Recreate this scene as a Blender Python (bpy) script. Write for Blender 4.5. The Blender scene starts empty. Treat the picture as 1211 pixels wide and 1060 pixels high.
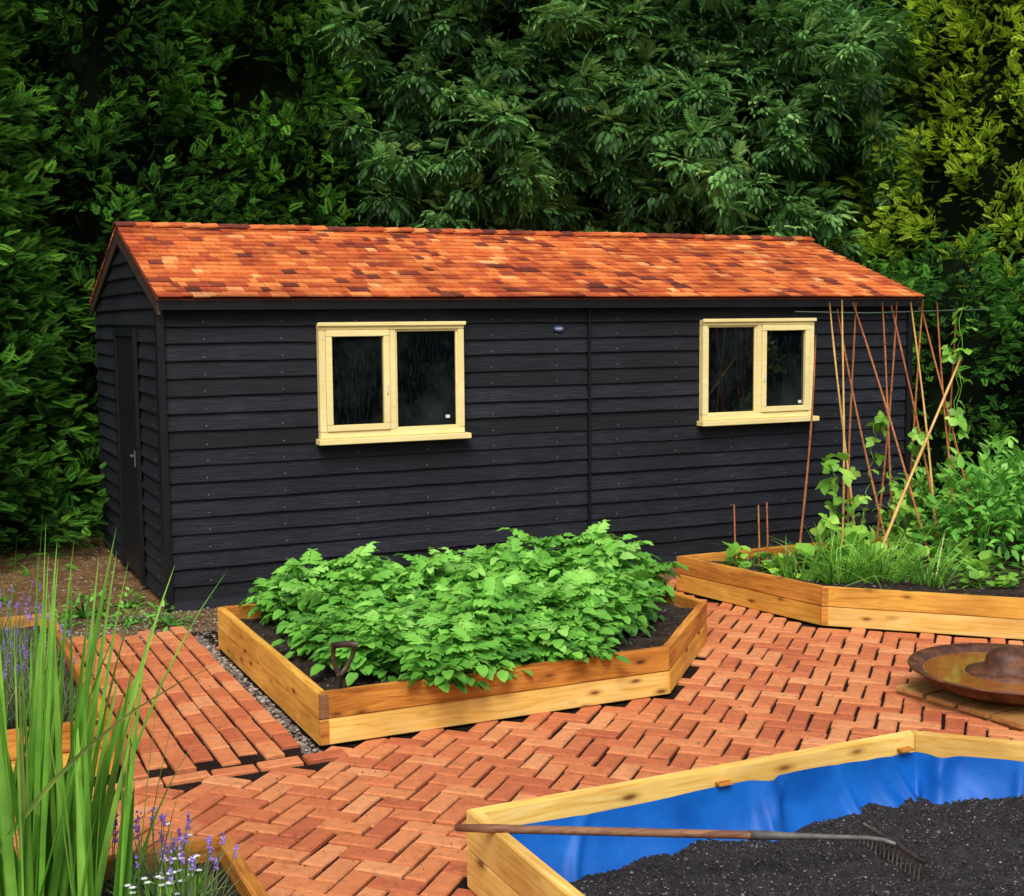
import bpy, bmesh, math, numpy as np
from mathutils import Matrix, Vector
rng=np.random.default_rng(7)
C=bpy.context.scene.collection
# ------------------------------------------------------------------ helpers
class B:
    def __init__(s): s.V=[];s.F=[];s.A=[];s.M=[];s.n=0
    def add(s,V,F,val=0.5,mi=0):
        V=np.asarray(V,float).reshape(-1,3);F=np.asarray(F,int)
        s.V.append(V);s.F.append(F+s.n);s.M.append(np.full(len(F),mi))
        a=np.empty(len(V));a[:]=val;s.A.append(a);s.n+=len(V);return s
    def inst(s,tV,tF,R,T,val,mi=0,tval=None):
        N=len(T);V=np.einsum('nij,kj->nki',R,tV)+T[:,None,:]
        F=(tF[None]+(np.arange(N)*len(tV))[:,None,None]).reshape(-1,tF.shape[1])
        a=np.repeat(np.asarray(val,float),len(tV))
        if tval is not None: a=a+np.tile(tval,N)
        return s.add(V.reshape(-1,3),F,a,mi)
    def mesh(s,name,mats,smooth=False):
        me=bpy.data.meshes.new(name)
        V=np.concatenate(s.V);me.vertices.add(len(V));me.vertices.foreach_set('co',V.ravel().astype(np.float32))
        nl=sum(f.size for f in s.F);nf=sum(len(f) for f in s.F)
        me.loops.add(nl);me.polygons.add(nf)
        me.loops.foreach_set('vertex_index',np.concatenate([f.ravel() for f in s.F]).astype(np.int32))
        tot=np.concatenate([np.full(len(f),f.shape[1]) for f in s.F])
        st=np.concatenate([[0],np.cumsum(tot)[:-1]])
        me.polygons.foreach_set('loop_start',st.astype(np.int32))
        try: me.polygons.foreach_set('loop_total',tot.astype(np.int32))
        except Exception: pass
        me.polygons.foreach_set('material_index',np.concatenate(s.M).astype(np.int32))
        me.polygons.foreach_set('use_smooth',np.full(nf,smooth))
        for m in (mats if isinstance(mats,list) else [mats]): me.materials.append(m)
        at=me.attributes.new('rnd','FLOAT','POINT');at.data.foreach_set('value',np.concatenate(s.A).astype(np.float32))
        me.update(calc_edges=True);return me
def obj(name,me,parent=None,label=None,cat=None,kind=None,group=None,loc=None,M=None):
    o=bpy.data.objects.new(name,me);C.objects.link(o)
    if parent: o.parent=parent
    if M is not None: o.matrix_local=M
    elif loc is not None: o.location=loc
    if label:o['label']=label
    if cat:o['category']=cat
    if kind:o['kind']=kind
    if group:o['group']=group
    return o
def nrm(v): return v/np.maximum(np.linalg.norm(v,axis=-1,keepdims=True),1e-9)
def frames(d,n,sc=None):
    y=nrm(d);x=nrm(np.cross(y,n));z=np.cross(x,y)
    R=np.stack([x,y,z],-1)
    if sc is not None: R=R*np.asarray(sc)[:,None,None]
    return R
BF=np.array([[0,1,2,3],[7,6,5,4],[0,4,5,1],[1,5,6,2],[2,6,7,3],[3,7,4,0]])
def box(x0,x1,y0,y1,z0,z1): 
    return np.array([[x0,y0,z0],[x0,y1,z0],[x1,y1,z0],[x1,y0,z0],[x0,y0,z1],[x0,y1,z1],[x1,y1,z1],[x1,y0,z1]],float)
def tube(P,r,n=8,cap=True):
    P=np.asarray(P,float);r=np.broadcast_to(np.asarray(r,float),(len(P),))
    T=nrm(np.gradient(P,axis=0));up=np.array([0,0,1.]) if abs(T[0][2])<.9 else np.array([1.,0,0])
    x=nrm(np.cross(T,up));y=np.cross(T,x);a=np.linspace(0,2*np.pi,n,endpoint=False)
    V=P[:,None]+r[:,None,None]*(np.cos(a)[None,:,None]*x[:,None]+np.sin(a)[None,:,None]*y[:,None])
    F=[]
    for i in range(len(P)-1):
        for j in range(n): F.append([i*n+j,i*n+(j+1)%n,(i+1)*n+(j+1)%n,(i+1)*n+j])
    V=V.reshape(-1,3)
    if cap:
        c=len(V);V=np.vstack([V,P[0],P[-1]]);k=(len(P)-1)*n
        for j in range(0,n,2):
            F.append([c,j,(j+1)%n,(j+2)%n]);F.append([c+1,k+(j+2)%n,k+(j+1)%n,k+j])
    return V,np.array(F)
def leafT(L=1,W=.5,fold=.2,droop=.25,n=4,wav=0):
    V=[];F=[]
    for i in range(n+1):
        t=i/n;w=W/2*(math.sin(math.pi*min(1,t**.75))**.8 if 0<t<1 else .02)
        z=-droop*L*t*t;q=wav*(1 if i%2 else -1)
        V+=[[-w,L*t,z+fold*w+q],[0,L*t,z],[w,L*t,z+fold*w+q]]
    for i in range(n):
        a=i*3;F+=[[a,a+1,a+4,a+3],[a+1,a+2,a+5,a+4]]
    return np.array(V),np.array(F)
def compose(tV,tF,items):
    Vs=[];Fs=[];k=0
    for R,T in items:
        Vs.append(tV@np.array(R).T+np.array(T));Fs.append(tF+k);k+=len(tV)
    return np.vstack(Vs),np.vstack(Fs)
def rz(a,s=1,tilt=0):
    c,n=math.cos(a),math.sin(a);R=np.array([[c,-n,0],[n,c,0],[0,0,1]])
    ct,st=math.cos(tilt),math.sin(tilt)
    return R@np.array([[1,0,0],[0,ct,-st],[0,st,ct]])*s
def compound(leaf,pairs,L,ls,term=1.2,ang=1.0,droop=.3,start=.25):
    it=[]
    for i in range(pairs):
        t=start+(1-start)*i/pairs
        for sg in(-1,1): it.append((rz(sg*ang,ls*(.75+.35*math.sin(math.pi*(t+.1))),-.25),[0,L*t,-droop*L*t*t]))
    it.append((rz(0,ls*term,-.5*droop-.3),[0,L,-droop*L]))
    return compose(leaf[0],leaf[1],it)
DIA=(np.array([[0,0,0],[.5,.5,.06],[0,1,-.05],[-.5,.5,.06]],float),np.array([[0,1,2,3]]))
def dia(w): V=DIA[0].copy();V[:,0]*=w;return V,DIA[1]
# ------------------------------------------------------------------ materials
def mat(name):
    m=bpy.data.materials.new(name);m.use_nodes=True;N=m.node_tree;N.nodes.clear();return m,N
def nd(N,t,**k): return N.nodes.new(t)
def ramp(N,src,stops,interp='LINEAR'):
    r=N.nodes.new('ShaderNodeValToRGB');r.color_ramp.interpolation=interp
    e=r.color_ramp.elements
    e[0].position=stops[0][0];e[0].color=(*stops[0][1],1)
    e[1].position=stops[-1][0];e[1].color=(*stops[-1][1],1)
    for p,c in stops[1:-1]:
        x=e.new(p);x.color=(*c,1)
    N.links.new(src,r.inputs[0]);return r.outputs[0]
def mixc(N,a,b,f,mode='MIX'):
    m=N.nodes.new('ShaderNodeMix');m.data_type='RGBA';m.blend_type=mode
    for s,i in((f,0),(a,6),(b,7)):
        if isinstance(s,(int,float)): m.inputs[i].default_value=s
        elif isinstance(s,tuple): m.inputs[i].default_value=(*s,1)
        else: N.links.new(s,m.inputs[i])
    return m.outputs[2]
def coords(N,scale=(1,1,1),rand=False,kind='Object'):
    tc=N.nodes.new('ShaderNodeTexCoord');mp=N.nodes.new('ShaderNodeMapping');mp.inputs['Scale'].default_value=scale
    N.links.new(tc.outputs[kind],mp.inputs[0])
    if rand:
        oi=N.nodes.new('ShaderNodeObjectInfo');ml=N.nodes.new('ShaderNodeMath');ml.operation='MULTIPLY';ml.inputs[1].default_value=37
        N.links.new(oi.outputs['Random'],ml.inputs[0]);N.links.new(ml.outputs[0],mp.inputs['Location'])
    return mp.outputs[0]
def noise(N,vec,scale,detail=4,rough=.55,dist=0):
    n=nd(N,'ShaderNodeTexNoise');n.inputs['Scale'].default_value=scale;n.inputs['Detail'].default_value=detail
    n.inputs['Roughness'].default_value=rough;n.inputs['Distortion'].default_value=dist
    N.links.new(vec,n.inputs['Vector']);return n.outputs[0]
def finish(N,col,rough=.7,bump=None,bs=.3,bd=.01,metal=0,spec=.5,trans=0,tcol=None):
    p=nd(N,'ShaderNodeBsdfPrincipled')
    for s,k in((col,'Base Color'),(rough,'Roughness')):
        if isinstance(s,tuple): p.inputs[k].default_value=(*s,1)
        elif isinstance(s,(int,float)): p.inputs[k].default_value=s
        else: N.links.new(s,p.inputs[k])
    p.inputs['Metallic'].default_value=metal;p.inputs['Specular IOR Level'].default_value=spec
    if bump is not None:
        b=nd(N,'ShaderNodeBump');b.inputs['Strength'].default_value=bs;b.inputs['Distance'].default_value=bd
        N.links.new(bump,b.inputs['Height']);N.links.new(b.outputs[0],p.inputs['Normal'])
    o=nd(N,'ShaderNodeOutputMaterial');out=p.outputs[0]
    if trans:
        t=nd(N,'ShaderNodeBsdfTranslucent')
        N.links.new(col if tcol is None else tcol,t.inputs[0])
        m=nd(N,'ShaderNodeMixShader');m.inputs[0].default_value=trans
        N.links.new(out,m.inputs[1]);N.links.new(t.outputs[0],m.inputs[2]);out=m.outputs[0]
    N.links.new(out,o.inputs[0])
def attr(N):
    a=nd(N,'ShaderNodeAttribute');a.attribute_name='rnd';return a.outputs['Fac']
def foliage(name,stops,rough=.5,trans=.2,ns=1.2,spec=.35):
    m,N=mat(name);c=ramp(N,attr(N),stops)
    n=noise(N,coords(N,kind='Object'),ns,3)
    k=ramp(N,n,[(.3,(.66,.68,.66)),(.7,(1.25,1.18,1.0))])
    c=mixc(N,c,k,1.0,'MULTIPLY');finish(N,c,rough,trans=trans,spec=spec);return m
def woodmat(name,base,alt,dark,knots=True,scale=1,gl=.6,contrast=.8):
    m,N=mat(name);v=coords(N,(1.0*scale,14*scale,14*scale),True)
    g=noise(N,v,2.2,8,.65,1.2)
    c=ramp(N,g,[(.25,dark),(.45,base),(.62,alt),(.8,base)])
    v2=coords(N,(.8,.9,.9),True);big=noise(N,v2,2.0,3)
    c=mixc(N,c,ramp(N,big,[(.3,(.66,.52,.42)),(.65,(1.12,1.1,1.05))]),contrast,'MULTIPLY')
    if knots:
        vv=coords(N,(3.0,8.5,8.5),True);vo=nd(N,'ShaderNodeTexVoronoi');vo.inputs['Scale'].default_value=1.25
        N.links.new(vv,vo.inputs['Vector'])
        k=ramp(N,vo.outputs['Distance'],[(.07,(1,1,1)),(.15,(.35,.35,.35)),(.26,(0,0,0))])
        c=mixc(N,c,(dark[0]*.4,dark[1]*.3,dark[2]*.3),k)
    finish(N,c,gl,bump=g,bs=.25,bd=.004,spec=.3);return m
M_pine=woodmat('pine_treated_wood',(.66,.34,.05),(.80,.48,.10),(.38,.14,.02),contrast=.95)
M_pine2=woodmat('pine_orange_wood',(.48,.19,.03),(.68,.32,.06),(.22,.07,.012),contrast=.95)
M_pine3=woodmat('pine_pale_wood',(.78,.50,.12),(.86,.62,.22),(.52,.27,.05),contrast=.9)
M_weath=woodmat('weathered_brown_wood',(.22,.12,.06),(.32,.19,.10),(.10,.05,.03),False)
M_plat=woodmat('platform_wood',(.45,.24,.08),(.58,.34,.13),(.22,.10,.04),False)
M_cane=woodmat('cane_wood',(.38,.13,.05),(.5,.22,.08),(.17,.05,.02),False)
M_cane2=woodmat('cane_wood_pale',(.65,.40,.13),(.74,.50,.19),(.42,.22,.07),False)
M_handle=woodmat('ash_handle_wood',(.18,.08,.045),(.30,.16,.09),(.09,.04,.025),False,scale=.8)
M_cream=woodmat('cream_window_timber',(.86,.72,.33),(.90,.78,.40),(.80,.64,.25),False,gl=.4,contrast=.25)
def blackwood():
    m,N=mat('black_stained_weatherboard');v=coords(N,(1.5,14,22))
    a=attr(N);g=noise(N,v,3.5,10,.78,.8)
    c=ramp(N,g,[(.3,(.0015,.0020,.004)),(.48,(.0062,.0076,.0125)),(.63,(.019,.022,.031)),(.82,(.062,.066,.076))])
    big=noise(N,coords(N),1.3,4)
    c=mixc(N,c,ramp(N,big,[(.3,(.6,.6,.65)),(.7,(1.5,1.45,1.4))]),1.0,'MULTIPLY')
    c=mixc(N,c,ramp(N,a,[(0,(.6,.6,.62)),(1,(1.4,1.4,1.4))]),1.0,'MULTIPLY')
    finish(N,c,ramp(N,g,[(.2,(.5,)*3),(.8,(.8,)*3)]),bump=g,bs=1.0,bd=.009,spec=.3);return m
M_black=blackwood()
m,N=mat('black_paint');finish(N,(.004,.005,.007),.5,spec=.35);M_bp=m
m,N=mat('nail_steel');finish(N,(.35,.35,.37),.5,metal=.3);M_nail=m
m,N=mat('dull_handle_metal');finish(N,(.12,.12,.12),.5,metal=.3);M_dull=m
m,N=mat('dark_barge_timber');g=noise(N,coords(N,(12,2,2)),4,5);finish(N,ramp(N,g,[(.3,(.02,.012,.01)),(.7,(.07,.03,.02))]),.6,bump=g,bs=.4);M_barge=m
def shingle():
    m,N=mat('cedar_shingle');a=attr(N)
    c=ramp(N,a,[(0,(.13,.028,.018)),(.15,(.25,.048,.022)),(.25,(.42,.075,.024)),(.45,(.55,.125,.030)),(.62,(.66,.18,.042)),(.85,(.76,.28,.075)),(1,(.80,.42,.16))])
    g=noise(N,coords(N,(34,2.2,2.2)),3,7,.7,.3)
    c=mixc(N,c,ramp(N,g,[(.25,(.42,.32,.30)),(.5,(1.0,1.0,1.0)),(.8,(1.3,1.3,1.25))]),.95,'MULTIPLY')
    n2=noise(N,coords(N,(1,2,2)),1.6,5,.6);c=mixc(N,c,ramp(N,n2,[(.36,(.55,.38,.36)),(.52,(1.0,.92,.9)),(.65,(1.12,1.15,1.1))]),.85,'MULTIPLY')
    finish(N,c,.55,bump=g,bs=.5,bd=.004);return m
M_sh=shingle()
def brickm():
    m,N=mat('red_clay_brick');a=attr(N)
    c=ramp(N,a,[(0,(.44,.115,.048)),(.3,(.53,.16,.062)),(.7,(.60,.21,.08)),(1,(.66,.28,.12))])
    g=noise(N,coords(N),26,9,.75);f=noise(N,coords(N),110,4,.6);w=noise(N,coords(N),9,6,.7,.5)
    c=mixc(N,c,ramp(N,g,[(.30,(.58,.50,.46)),(.46,(1,1,1)),(.72,(1.15,1.15,1.15))]),1.0,'MULTIPLY')
    c=mixc(N,c,ramp(N,w,[(.32,(.86,.80,.78)),(.55,(1.03,1.03,1.03))]),1.0,'MULTIPLY')
    mx=nd(N,'ShaderNodeMath');mx.operation='ADD';N.links.new(g,mx.inputs[0]);N.links.new(f,mx.inputs[1])
    finish(N,c,.7,bump=mx.outputs[0],bs=.8,bd=.007,spec=.3);return m
M_br=brickm()
def earth(name,cs,s=6,bs=.8,bd=.03):
    m,N=mat(name);g=noise(N,coords(N),s,10,.72);f=noise(N,coords(N),s*14,5,.7)
    c=ramp(N,g,cs);vo=nd(N,'ShaderNodeTexVoronoi');vo.inputs['Scale'].default_value=s*11;N.links.new(coords(N),vo.inputs['Vector'])
    sp=ramp(N,vo.outputs['Color'],[(.0,(.4,.4,.4)),(.8,(1.1,1.1,1.1)),(.97,(2.6,2.5,2.3))])
    c=mixc(N,c,sp,.8,'MULTIPLY')
    mx=nd(N,'ShaderNodeMath');mx.operation='ADD';N.links.new(g,mx.inputs[0]);N.links.new(f,mx.inputs[1])
    finish(N,c,1.0,bump=mx.outputs[0],bs=bs,bd=bd,spec=.08);return m
M_soil=earth('dark_compost',[(.3,(.034,.031,.033)),(.6,(.068,.062,.064)),(.8,(.12,.11,.11))],12)
M_topsoil=earth('garden_soil',[(.3,(.03,.02,.015)),(.6,(.075,.052,.04)),(.8,(.13,.095,.075))],8)
M_dirt=earth('bare_earth',[(.3,(.08,.045,.022)),(.5,(.20,.11,.05)),(.75,(.30,.18,.09))],3)
M_sand=earth('jointing_sand',[(.3,(.014,.009,.007)),(.6,(.034,.020,.014)),(.8,(.085,.055,.038))],7)
M_lawn=earth('lawn_grass',[(.3,(.03,.07,.012)),(.6,(.05,.13,.02)),(.8,(.07,.17,.03))],4)
m,N=mat('gravel_stone');finish(N,ramp(N,attr(N),[(0,(.08,.065,.055)),(.5,(.2,.165,.13)),(1,(.42,.36,.3))]),.85);M_grav=m
m,N=mat('clod');finish(N,ramp(N,attr(N),[(0,(.026,.023,.024)),(.7,(.08,.072,.073)),(1,(.22,.20,.19))]),1.0,spec=.05);M_clod=m
m,N=mat('blue_tarpaulin');g=noise(N,coords(N),6,5,.55);finish(N,ramp(N,g,[(.3,(.002,.075,.36)),(.7,(.005,.125,.50))]),.5,bump=g,bs=.35,bd=.02,spec=.25);M_tarp=m
m,N=mat('rusty_iron');g=noise(N,coords(N),11,9,.75);finish(N,ramp(N,g,[(.3,(.025,.010,.007)),(.48,(.075,.026,.014)),(.64,(.19,.065,.024)),(.8,(.08,.034,.022))]),ramp(N,g,[(.3,(.4,)*3),(.7,(.75,)*3)]),bump=g,bs=.5,bd=.005,metal=.0,spec=.45);M_rust=m
m,N=mat('muddy_water');g=noise(N,coords(N),5,4);finish(N,ramp(N,g,[(.3,(.20,.065,.014)),(.7,(.34,.13,.03))]),.05,spec=.4);M_water=m
m,N=mat('dark_steel');g=noise(N,coords(N),20,6);finish(N,ramp(N,g,[(.3,(.02,.018,.018)),(.7,(.10,.065,.045))]),.55,metal=.3,bump=g,bs=.2);M_steel=m
m,N=mat('grey_ferrule');g=noise(N,coords(N),20,6);finish(N,ramp(N,g,[(.3,(.09,.09,.09)),(.7,(.20,.18,.16))]),.5,metal=.4);M_fer=m
m,N=mat('window_glass');f=noise(N,coords(N,(30,30,3)),3,6,.7);refl_mottle=noise(N,coords(N),1.7,5,.6)
c=mixc(N,(.0015,.002,.003),(.10,.12,.125),ramp(N,f,[(.5,(0,0,0)),(.85,(.28,.28,.28))]))
c=mixc(N,c,(.05,.07,.065),ramp(N,refl_mottle,[(.48,(0,0,0)),(.75,(.35,.35,.35))]))  # greenish mottling in the colour stands in for reflections, over dust streaks
finish(N,c,.015,spec=1.0);M_glass=m
m,N=mat('white_sticker');finish(N,(.7,.7,.7),.5);M_white=m
m,N=mat('blue_plaque');finish(N,(.05,.09,.20),.4);M_plq=m
m,N=mat('plinth_membrane');finish(N,(.014,.018,.026),.6);M_pl=m
m,N=mat('tree_bark');g=noise(N,coords(N,(6,6,1)),4,8,.7);finish(N,ramp(N,g,[(.3,(.04,.03,.022)),(.7,(.18,.14,.10))]),.9,bump=g,bs=.8,bd=.03);M_bark=m
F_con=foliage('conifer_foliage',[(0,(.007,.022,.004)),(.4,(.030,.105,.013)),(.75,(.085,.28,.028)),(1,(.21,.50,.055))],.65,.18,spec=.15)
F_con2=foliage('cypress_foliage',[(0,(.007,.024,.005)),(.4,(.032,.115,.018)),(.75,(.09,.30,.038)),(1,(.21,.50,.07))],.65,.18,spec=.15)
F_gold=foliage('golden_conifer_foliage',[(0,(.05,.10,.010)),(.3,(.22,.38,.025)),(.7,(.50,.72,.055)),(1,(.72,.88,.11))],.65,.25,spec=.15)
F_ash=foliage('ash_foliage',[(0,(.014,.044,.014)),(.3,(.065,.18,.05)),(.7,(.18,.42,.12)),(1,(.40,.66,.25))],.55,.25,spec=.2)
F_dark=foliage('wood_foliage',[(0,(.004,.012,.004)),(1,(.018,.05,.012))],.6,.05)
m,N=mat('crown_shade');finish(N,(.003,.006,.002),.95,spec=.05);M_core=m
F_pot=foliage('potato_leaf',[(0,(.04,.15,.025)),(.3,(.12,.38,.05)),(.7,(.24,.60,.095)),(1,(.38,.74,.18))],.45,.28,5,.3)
F_bean=foliage('bean_leaf',[(0,(.08,.24,.025)),(.5,(.22,.52,.06)),(1,(.46,.74,.14))],.42,.3,5)
F_shrub=foliage('shrub_leaf',[(0,(.04,.15,.022)),(.5,(.13,.42,.055)),(1,(.30,.64,.12))],.42,.25,5)
F_grass=foliage('grass_blade',[(0,(.07,.20,.025)),(.5,(.19,.50,.06)),(.9,(.36,.68,.12)),(1,(.48,.54,.18))],.38,.25,6)
F_lav=foliage('lavender_green',[(0,(.06,.11,.05)),(1,(.26,.36,.17))],.6,.2,6)
m,N=mat('lavender_flower');finish(N,ramp(N,attr(N),[(0,(.12,.05,.32)),(1,(.34,.22,.68))]),.6);M_purp=m
m,N=mat('string');finish(N,(.05,.09,.06),.8);M_str=m
# ------------------------------------------------------------------ ground
def sheet(x0,x1,y0,y1,z,n=2):
    xs=np.linspace(x0,x1,n);ys=np.linspace(y0,y1,n);X,Y=np.meshgrid(xs,ys)
    V=np.stack([X.ravel(),Y.ravel(),np.full(X.size,z)],-1)
    F=[[j*n+i,j*n+i+1,(j+1)*n+i+1,(j+1)*n+i] for j in range(n-1) for i in range(n-1)]
    return V,np.array(F)
b=B();b.add(*sheet(-150,150,-150,150,-.024));obj('ground',b.mesh('ground',M_dirt),kind='structure')
b=B();b.add(*sheet(-4,9,-10,-.75,-.018));obj('sand_bed',b.mesh('sand_bed',M_sand),kind='structure')
b=B();b.add(*sheet(-80,80,-120,-11,-.019));obj('unseen_lawn',b.mesh('unseen_lawn',M_lawn),kind='structure')  # unseen grass sheet added behind the camera to green the window reflections
POT=[(.05,-1.33),(.05,-3.54),(2.07,-3.54),(2.92,-2.63),(2.92,-1.33)]
BEAN=[(3.62,-1.15),(3.86,-2.6),(4.85,-3.6),(5.3,-4.0),(8.4,-4.0),(8.4,-1.15)]
BLUE=[(.06,-5.35),(.06,-8.6),(3.05,-8.6),(3.05,-6.25),(2.17,-5.35)]
LB1=[(-3.4,-1.0),(-3.4,-3.5),(-.92,-3.5),(-.92,-1.0)]
LB2=[(-3.4,-5.12),(-3.4,-8.0),(-.77,-8.0),(-.77,-5.12)]
def inside(P,pt):
    P=np.array(P);x,y=pt;r=False
    for i in range(len(P)):
        x1,y1=P[i];x2,y2=P[(i+1)%len(P)]
        if (y1>y)!=(y2>y) and x<(x2-x1)*(y-y1)/(y2-y1)+x1: r=not r
    return r
beds=[POT,BEAN,BLUE,LB1,LB2]
bl,bw,ch=.1035,.0468,.007
def brT():
    V=[]
    for z,i in((-.05,0),(-ch,0),(0,ch)):
        V+=[[-bl+i,-bw+i,z],[bl-i,-bw+i,z],[bl-i,bw-i,z],[-bl+i,bw-i,z]]
    F=[]
    for k in(0,4):
        for j in range(4): F.append([k+j,k+(j+1)%4,k+4+(j+1)%4,k+4+j])
    F.append([8,9,10,11]);return np.array(V),np.array(F)
bT=brT();pos=[];ang=[]
cell=.1095;q=math.radians(45)
for y in range(-90,90):
    for c4 in range(-45,45):
        for (cx,cy,a) in((y+4*c4+1,y+.5,0),(y+3+4*c4+.5,y+1,math.pi/2)):
            X,Y=cx*cell,cy*cell
            s=X*math.cos(q)-Y*math.sin(q)+1.5;t=X*math.sin(q)+Y*math.cos(q)-4
            if not(-3.6<s<8.6 and -9.2<t<-.85): continue
            if s<.05 and t>-3.80: continue
            if s<2.95 and t>-1.25: continue
            if any(inside(p,(s,t)) for p in beds): continue
            pos.append((s,t));ang.append(a+q)
for i,s in enumerate(np.arange(-.83,-.06,.1085)):
    for t in np.arange(-3.46+(i%2)*.11,-.62,.222):
        pos.append((s,t+rng.normal(0,.003)));ang.append(math.pi/2)
for s in np.arange(-3.5,.1,.221):
    pos.append((s,-3.67));ang.append(0)
pos=np.array(pos);ang=np.array(ang)+rng.normal(0,.012,len(ang));n=len(pos)
tx,ty=rng.normal(0,.012,n),rng.normal(0,.020,n)
R=np.zeros((n,3,3));c,s_=np.cos(ang),np.sin(ang)
sx=1+rng.normal(0,.009,n);sy=1+rng.normal(0,.02,n)-.008
R[:,0,0]=c*sx;R[:,1,0]=s_*sx;R[:,0,1]=-s_*sy;R[:,1,1]=c*sy;R[:,2,2]=1;R[:,2,0]=tx;R[:,2,1]=ty
T=np.column_stack([pos+rng.normal(0,.0015,(n,2)),rng.normal(0,.003,n)])
b=B();b.inst(*bT,R,T,rng.random(n));obj('brick_paving',b.mesh('brick_paving',M_br),kind='structure')
def icoT(seed):
    g=(1+5**.5)/2;V=nrm(np.array([[-1,g,0],[1,g,0],[-1,-g,0],[1,-g,0],[0,-1,g],[0,1,g],[0,-1,-g],[0,1,-g],[g,0,-1],[g,0,1],[-g,0,-1],[-g,0,1]],float))
    F=np.array([[0,11,5],[0,5,1],[0,1,7],[0,7,10],[0,10,11],[1,5,9],[5,11,4],[11,10,2],[10,7,6],[7,1,8],[3,9,4],[3,4,2],[3,2,6],[3,6,8],[3,8,9],[4,9,5],[2,4,11],[6,2,10],[8,6,7],[9,8,1]])
    r=np.random.default_rng(seed);return V*(1+r.uniform(-.3,.25,(12,1))),F
def rocks(b,P,size,val,seed=3,mi=0):
    n=len(P);d=rng.normal(size=(n,3));R=frames(d,rng.normal(size=(n,3)))*size[:,None,None]
    R[:,2,:]*=.65
    b.inst(*icoT(seed),R,P,val,mi)
b=B();P=[]
n=1200;P.append(np.column_stack([rng.uniform(-.04,.045,n),rng.uniform(-3.62,-.9,n),rng.uniform(-.020,-.012,n)]))
n=4500;P.append(np.column_stack([rng.uniform(-.9,3.4,n),rng.uniform(-1.25,0,n)**1,rng.uniform(-.024,-.014,n)]))
n=3500;P.append(np.column_stack([rng.uniform(-3.5,0,n),rng.uniform(-.7,4.0,n),rng.uniform(-.028,-.018,n)]))
P=np.vstack(P);rocks(b,P,rng.uniform(.003,.010,len(P))*rng.choice([1,1,1.8],len(P)),rng.random(len(P))**1.6)
obj('gravel',b.mesh('gravel',M_grav),kind='stuff',label='loose grey gravel beside the paving and shed',cat='gravel')
b=B();n=1400;P=np.column_stack([rng.uniform(-.9,4.6,n),rng.uniform(-5.3,-1.2,n),rng.uniform(-.002,.004,n)])
P=P[[not any(inside(p,(x,y)) for p in beds) for x,y,_ in P]]
rocks(b,P,rng.uniform(.0015,.0045,len(P)),rng.random(len(P)));obj('soil_crumbs',b.mesh('soil_crumbs',M_clod),kind='stuff',label='scattered soil crumbs on the brick paving',cat='soil crumbs')
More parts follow.
